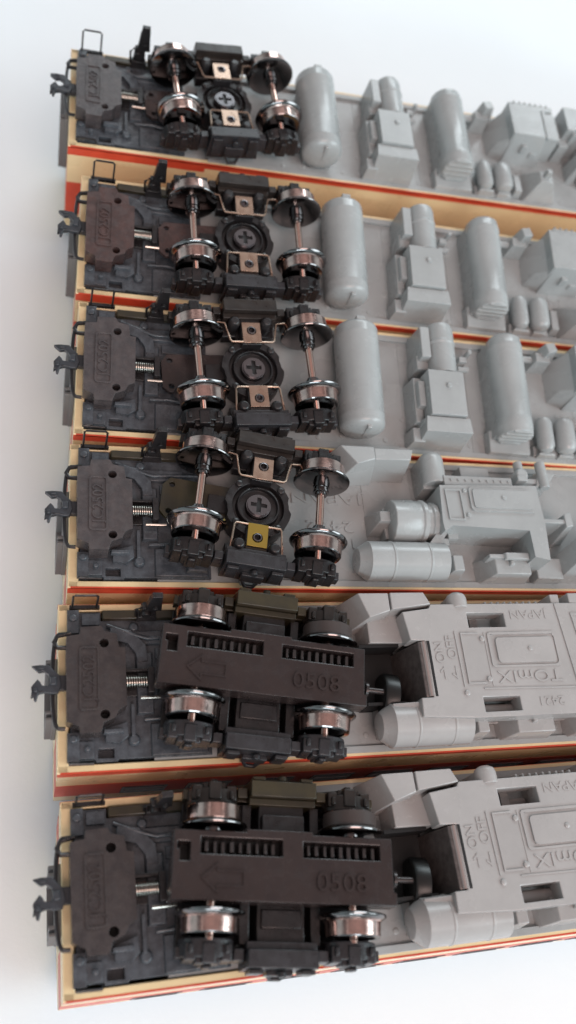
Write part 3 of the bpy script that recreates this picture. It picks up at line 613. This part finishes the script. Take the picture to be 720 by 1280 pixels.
# ------------------------------------------------------------------ one railcar
def railcar(label, pose, kind, box, plate):
    X, Y, z, r, w, b = pose
    root = bpy.data.objects.new('railcar', None); C.objects.link(root)
    root.location = (X, Y, z); root.rotation_euler = (-r, 0, w)
    root['label'] = label; root['category'] = 'model railcar'; root['group'] = 'model railcars lying upside down side by side'
    Z = (0, 0, H)
    s = put('body_shell', 'shell', shell, [CREAM, ROOF], root, Z, bevel=.12)
    put('red_stripe', 'stripe', stripe, RED, s, bevel=0)
    put('end_chassis', 'end_chassis', end_chassis, BLUEGREY, root, Z, bevel=.1)
    put('chassis_reflection', 'olive_reflection', olive_reflection, OLIVE, root, Z, bevel=.08)
    cb = put('coupler_box', 'coupler_box' + box.name, coupler_box, box, root, Z, bevel=.12)
    put('moulded_text', 'box_text' + box.name, box_text, box, cb, bevel=0)
    [put('screw_hole', 'hole_disc%d' % q, hole_disc(q), HOLE, cb, bevel=0) for q in (-1, 1)]
    put('coupler_head', 'coupler_head', coupler_head, COUPLER, cb, rz=random.uniform(-.05, .05), bevel=.08)
    put('coupler_pipe', 'coupler_pipe', coupler_pipe, BLACK, cb, bevel=0)
    put('spring', 'spring', spring, NICKEL, cb, bevel=0)
    put('spring_case', 'spring_case', spring_case, BLACK, cb, bevel=.06)
    put('pin', 'pin', pin, NICKEL, cb, bevel=0)
    put('step_loop', 'step_loop', step_loop(1), BLACK, root, Z, bevel=0)
    put('step_loop', 'low_step', low_step, BLACK, root, Z, bevel=0)
    put('valve_lever', 'valve_lever', valve_lever(1), BLACK, root, Z, bevel=.08)
    put('gangway', 'gangway', gangway, MIDGREY, root, Z, bevel=.08)
    put('underframe', 'underframe', underframe, GREY, root, Z, bevel=.08)
    for sgn in (-1, 1):
        for k in range(17):
            o = put('window', 'window', window, [GLASS, SCREW], root, (10 + k*7.6, sgn*(HW+.05), H-11.4), 0 if sgn < 0 else math.pi, bevel=0)
    G = GREY
    if kind == 'tanks':
        trailing_bogie(root, 21.7, b, plate=plate)
        put('air_tank', 'tank_a', tank_a, G, root, Z)
        en = put('engine_unit', 'engine_a', engine_a, G, root, Z); put('engine_side', 'engine_side', engine_side, G, en)
        put('filter_box', 'filter_a', filter_a, G, root, Z); put('valve', 'valve_a', valve_a, G, root, Z)
        mu = put('muffler', 'muffler', muffler, G, root, Z); put('muffler_base', 'muffler_base', muffler_base, G, mu)
        for k in (0, 1): put('reservoir', 'reservoir%d' % k, reservoirs(k), G, root, Z)
        put('reservoir_base', 'reservoir_base', reservoir_base, G, root, Z)
        put('horn', 'horn', horn, G, root, Z); put('equipment_case', 'case_right', case_right, G, root, Z)
        put('hopper', 'hopper_right', hopper_right, G, root, Z); put('equipment_case', 'case_end', case_end, G, root, Z)
        put('floor_text', 'text_a', text_a, G, root, Z, bevel=0)
    elif kind == 'engine':
        trailing_bogie(root, 21.7, b, yellow=True, plate=OLIVE)
        put('cover', 'cover_a', cover_a, G, root, Z); put('dome', 'dome_a', dome_a, G, root, Z)
        d = put('drum', 'drum', drum, G, root, Z); put('spout', 'drum_spout', drum_spout, G, d)
        put('engine_block', 'block4', block4, G, root, Z); put('ridge', 'ridge4', ridge4, G, root, Z)
        put('pipe_cluster', 'pipes4', pipes4, G, root, Z); put('bracket', 'bracket4', bracket4, G, root, Z)
        put('equipment_case', 'trap4', trap4, G, root, Z)
        put('air_tank', 'tank_n4', tank_n(34.7, 44.8, 2.1, -6.3, 2.4), G, root, Z); put('tank_tab', 'tab4', tab_n(45.6), G, root, Z)
        put('battery_case', 'small4', small_case(53.4), G, root, Z)
        put('equipment_case', 'case_end', case_end, G, root, Z)
        for tl in TEXT4: put('floor_text', 'text4' + tl[0], textline(*tl), G, root, Z, bevel=0)
        put('scribed_line', 'scribe', scribe, G, root, Z, bevel=0)
    else:
        motor_bogie(root, 21.4, b)
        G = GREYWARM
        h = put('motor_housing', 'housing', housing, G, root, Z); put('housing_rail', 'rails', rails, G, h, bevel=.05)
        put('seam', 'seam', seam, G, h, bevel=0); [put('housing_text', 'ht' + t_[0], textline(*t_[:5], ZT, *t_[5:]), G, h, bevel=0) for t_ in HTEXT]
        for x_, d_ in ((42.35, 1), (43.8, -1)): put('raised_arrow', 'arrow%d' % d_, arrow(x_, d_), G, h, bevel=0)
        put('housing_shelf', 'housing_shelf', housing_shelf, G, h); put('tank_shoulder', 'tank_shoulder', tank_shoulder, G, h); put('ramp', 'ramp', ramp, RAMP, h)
        put('leaf_highlight_bar', 'leaf_edge', leaf_edge, LEAF, h, bevel=0); put('gap_shade_strip', 'leaf_gap_shade', leaf_gap_shade, HOLE, h, bevel=0)
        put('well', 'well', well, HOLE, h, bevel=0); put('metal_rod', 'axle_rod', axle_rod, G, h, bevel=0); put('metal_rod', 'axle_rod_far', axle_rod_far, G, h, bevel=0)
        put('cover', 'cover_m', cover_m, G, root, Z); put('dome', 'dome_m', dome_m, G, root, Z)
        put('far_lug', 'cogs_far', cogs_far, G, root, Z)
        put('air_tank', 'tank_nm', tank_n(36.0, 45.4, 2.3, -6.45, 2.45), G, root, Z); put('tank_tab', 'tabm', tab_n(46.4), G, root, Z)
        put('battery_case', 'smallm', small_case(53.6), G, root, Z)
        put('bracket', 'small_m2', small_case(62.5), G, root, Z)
    return root

POSES = [[-0.9186, 54.1222, -0.1232, 0.0033, -0.0068, 0.1063], [0.6985, 31.5615, 0.0616, -0.0659, -0.0234, 0.0495], [0.6392, 10.8687, 0.0907, -0.058, -0.0172, 0.0789],
         [0.096, -11.4683, 0.0683, 0.0611, 0.0005, -0.1559], [-0.6976, -31.3022, -0.0602, 0.0495, 0.0167, -0.156], [0.1842, -53.7031, -0.0368, 0.1147, 0.0308, -0.1339]]
CARS = [
    ('upside-down railcar farthest from the viewer, black loop and lever standing against the white table', 'tanks'),
    ('upside-down railcar with reddish-brown coupler box, lying just below the exposed cream side wall', 'tanks'),
    ('upside-down railcar with round tanks, directly above the one with the yellow contact strip', 'tanks'),
    ('upside-down railcar with an olive plate, a yellow contact strip and a grey engine block', 'engine'),
    ('upside-down railcar with brown cover reading 0508, wedged between two other railcars', 'motor'),
    ('upside-down railcar with brown cover reading 0508, nearest the viewer, white table beside it', 'motor')]
BOXES = [(BOXBROWN, PLATE), (BOXRED, BOXRED), (BOXBROWN, PLATE), (BOXBROWN, OLIVE), (BOXDARK, None), (BOXDARK, None)]
for (lab, kind), pose, (box, plate) in zip(CARS, POSES, BOXES): railcar(lab, pose, kind, box, plate)
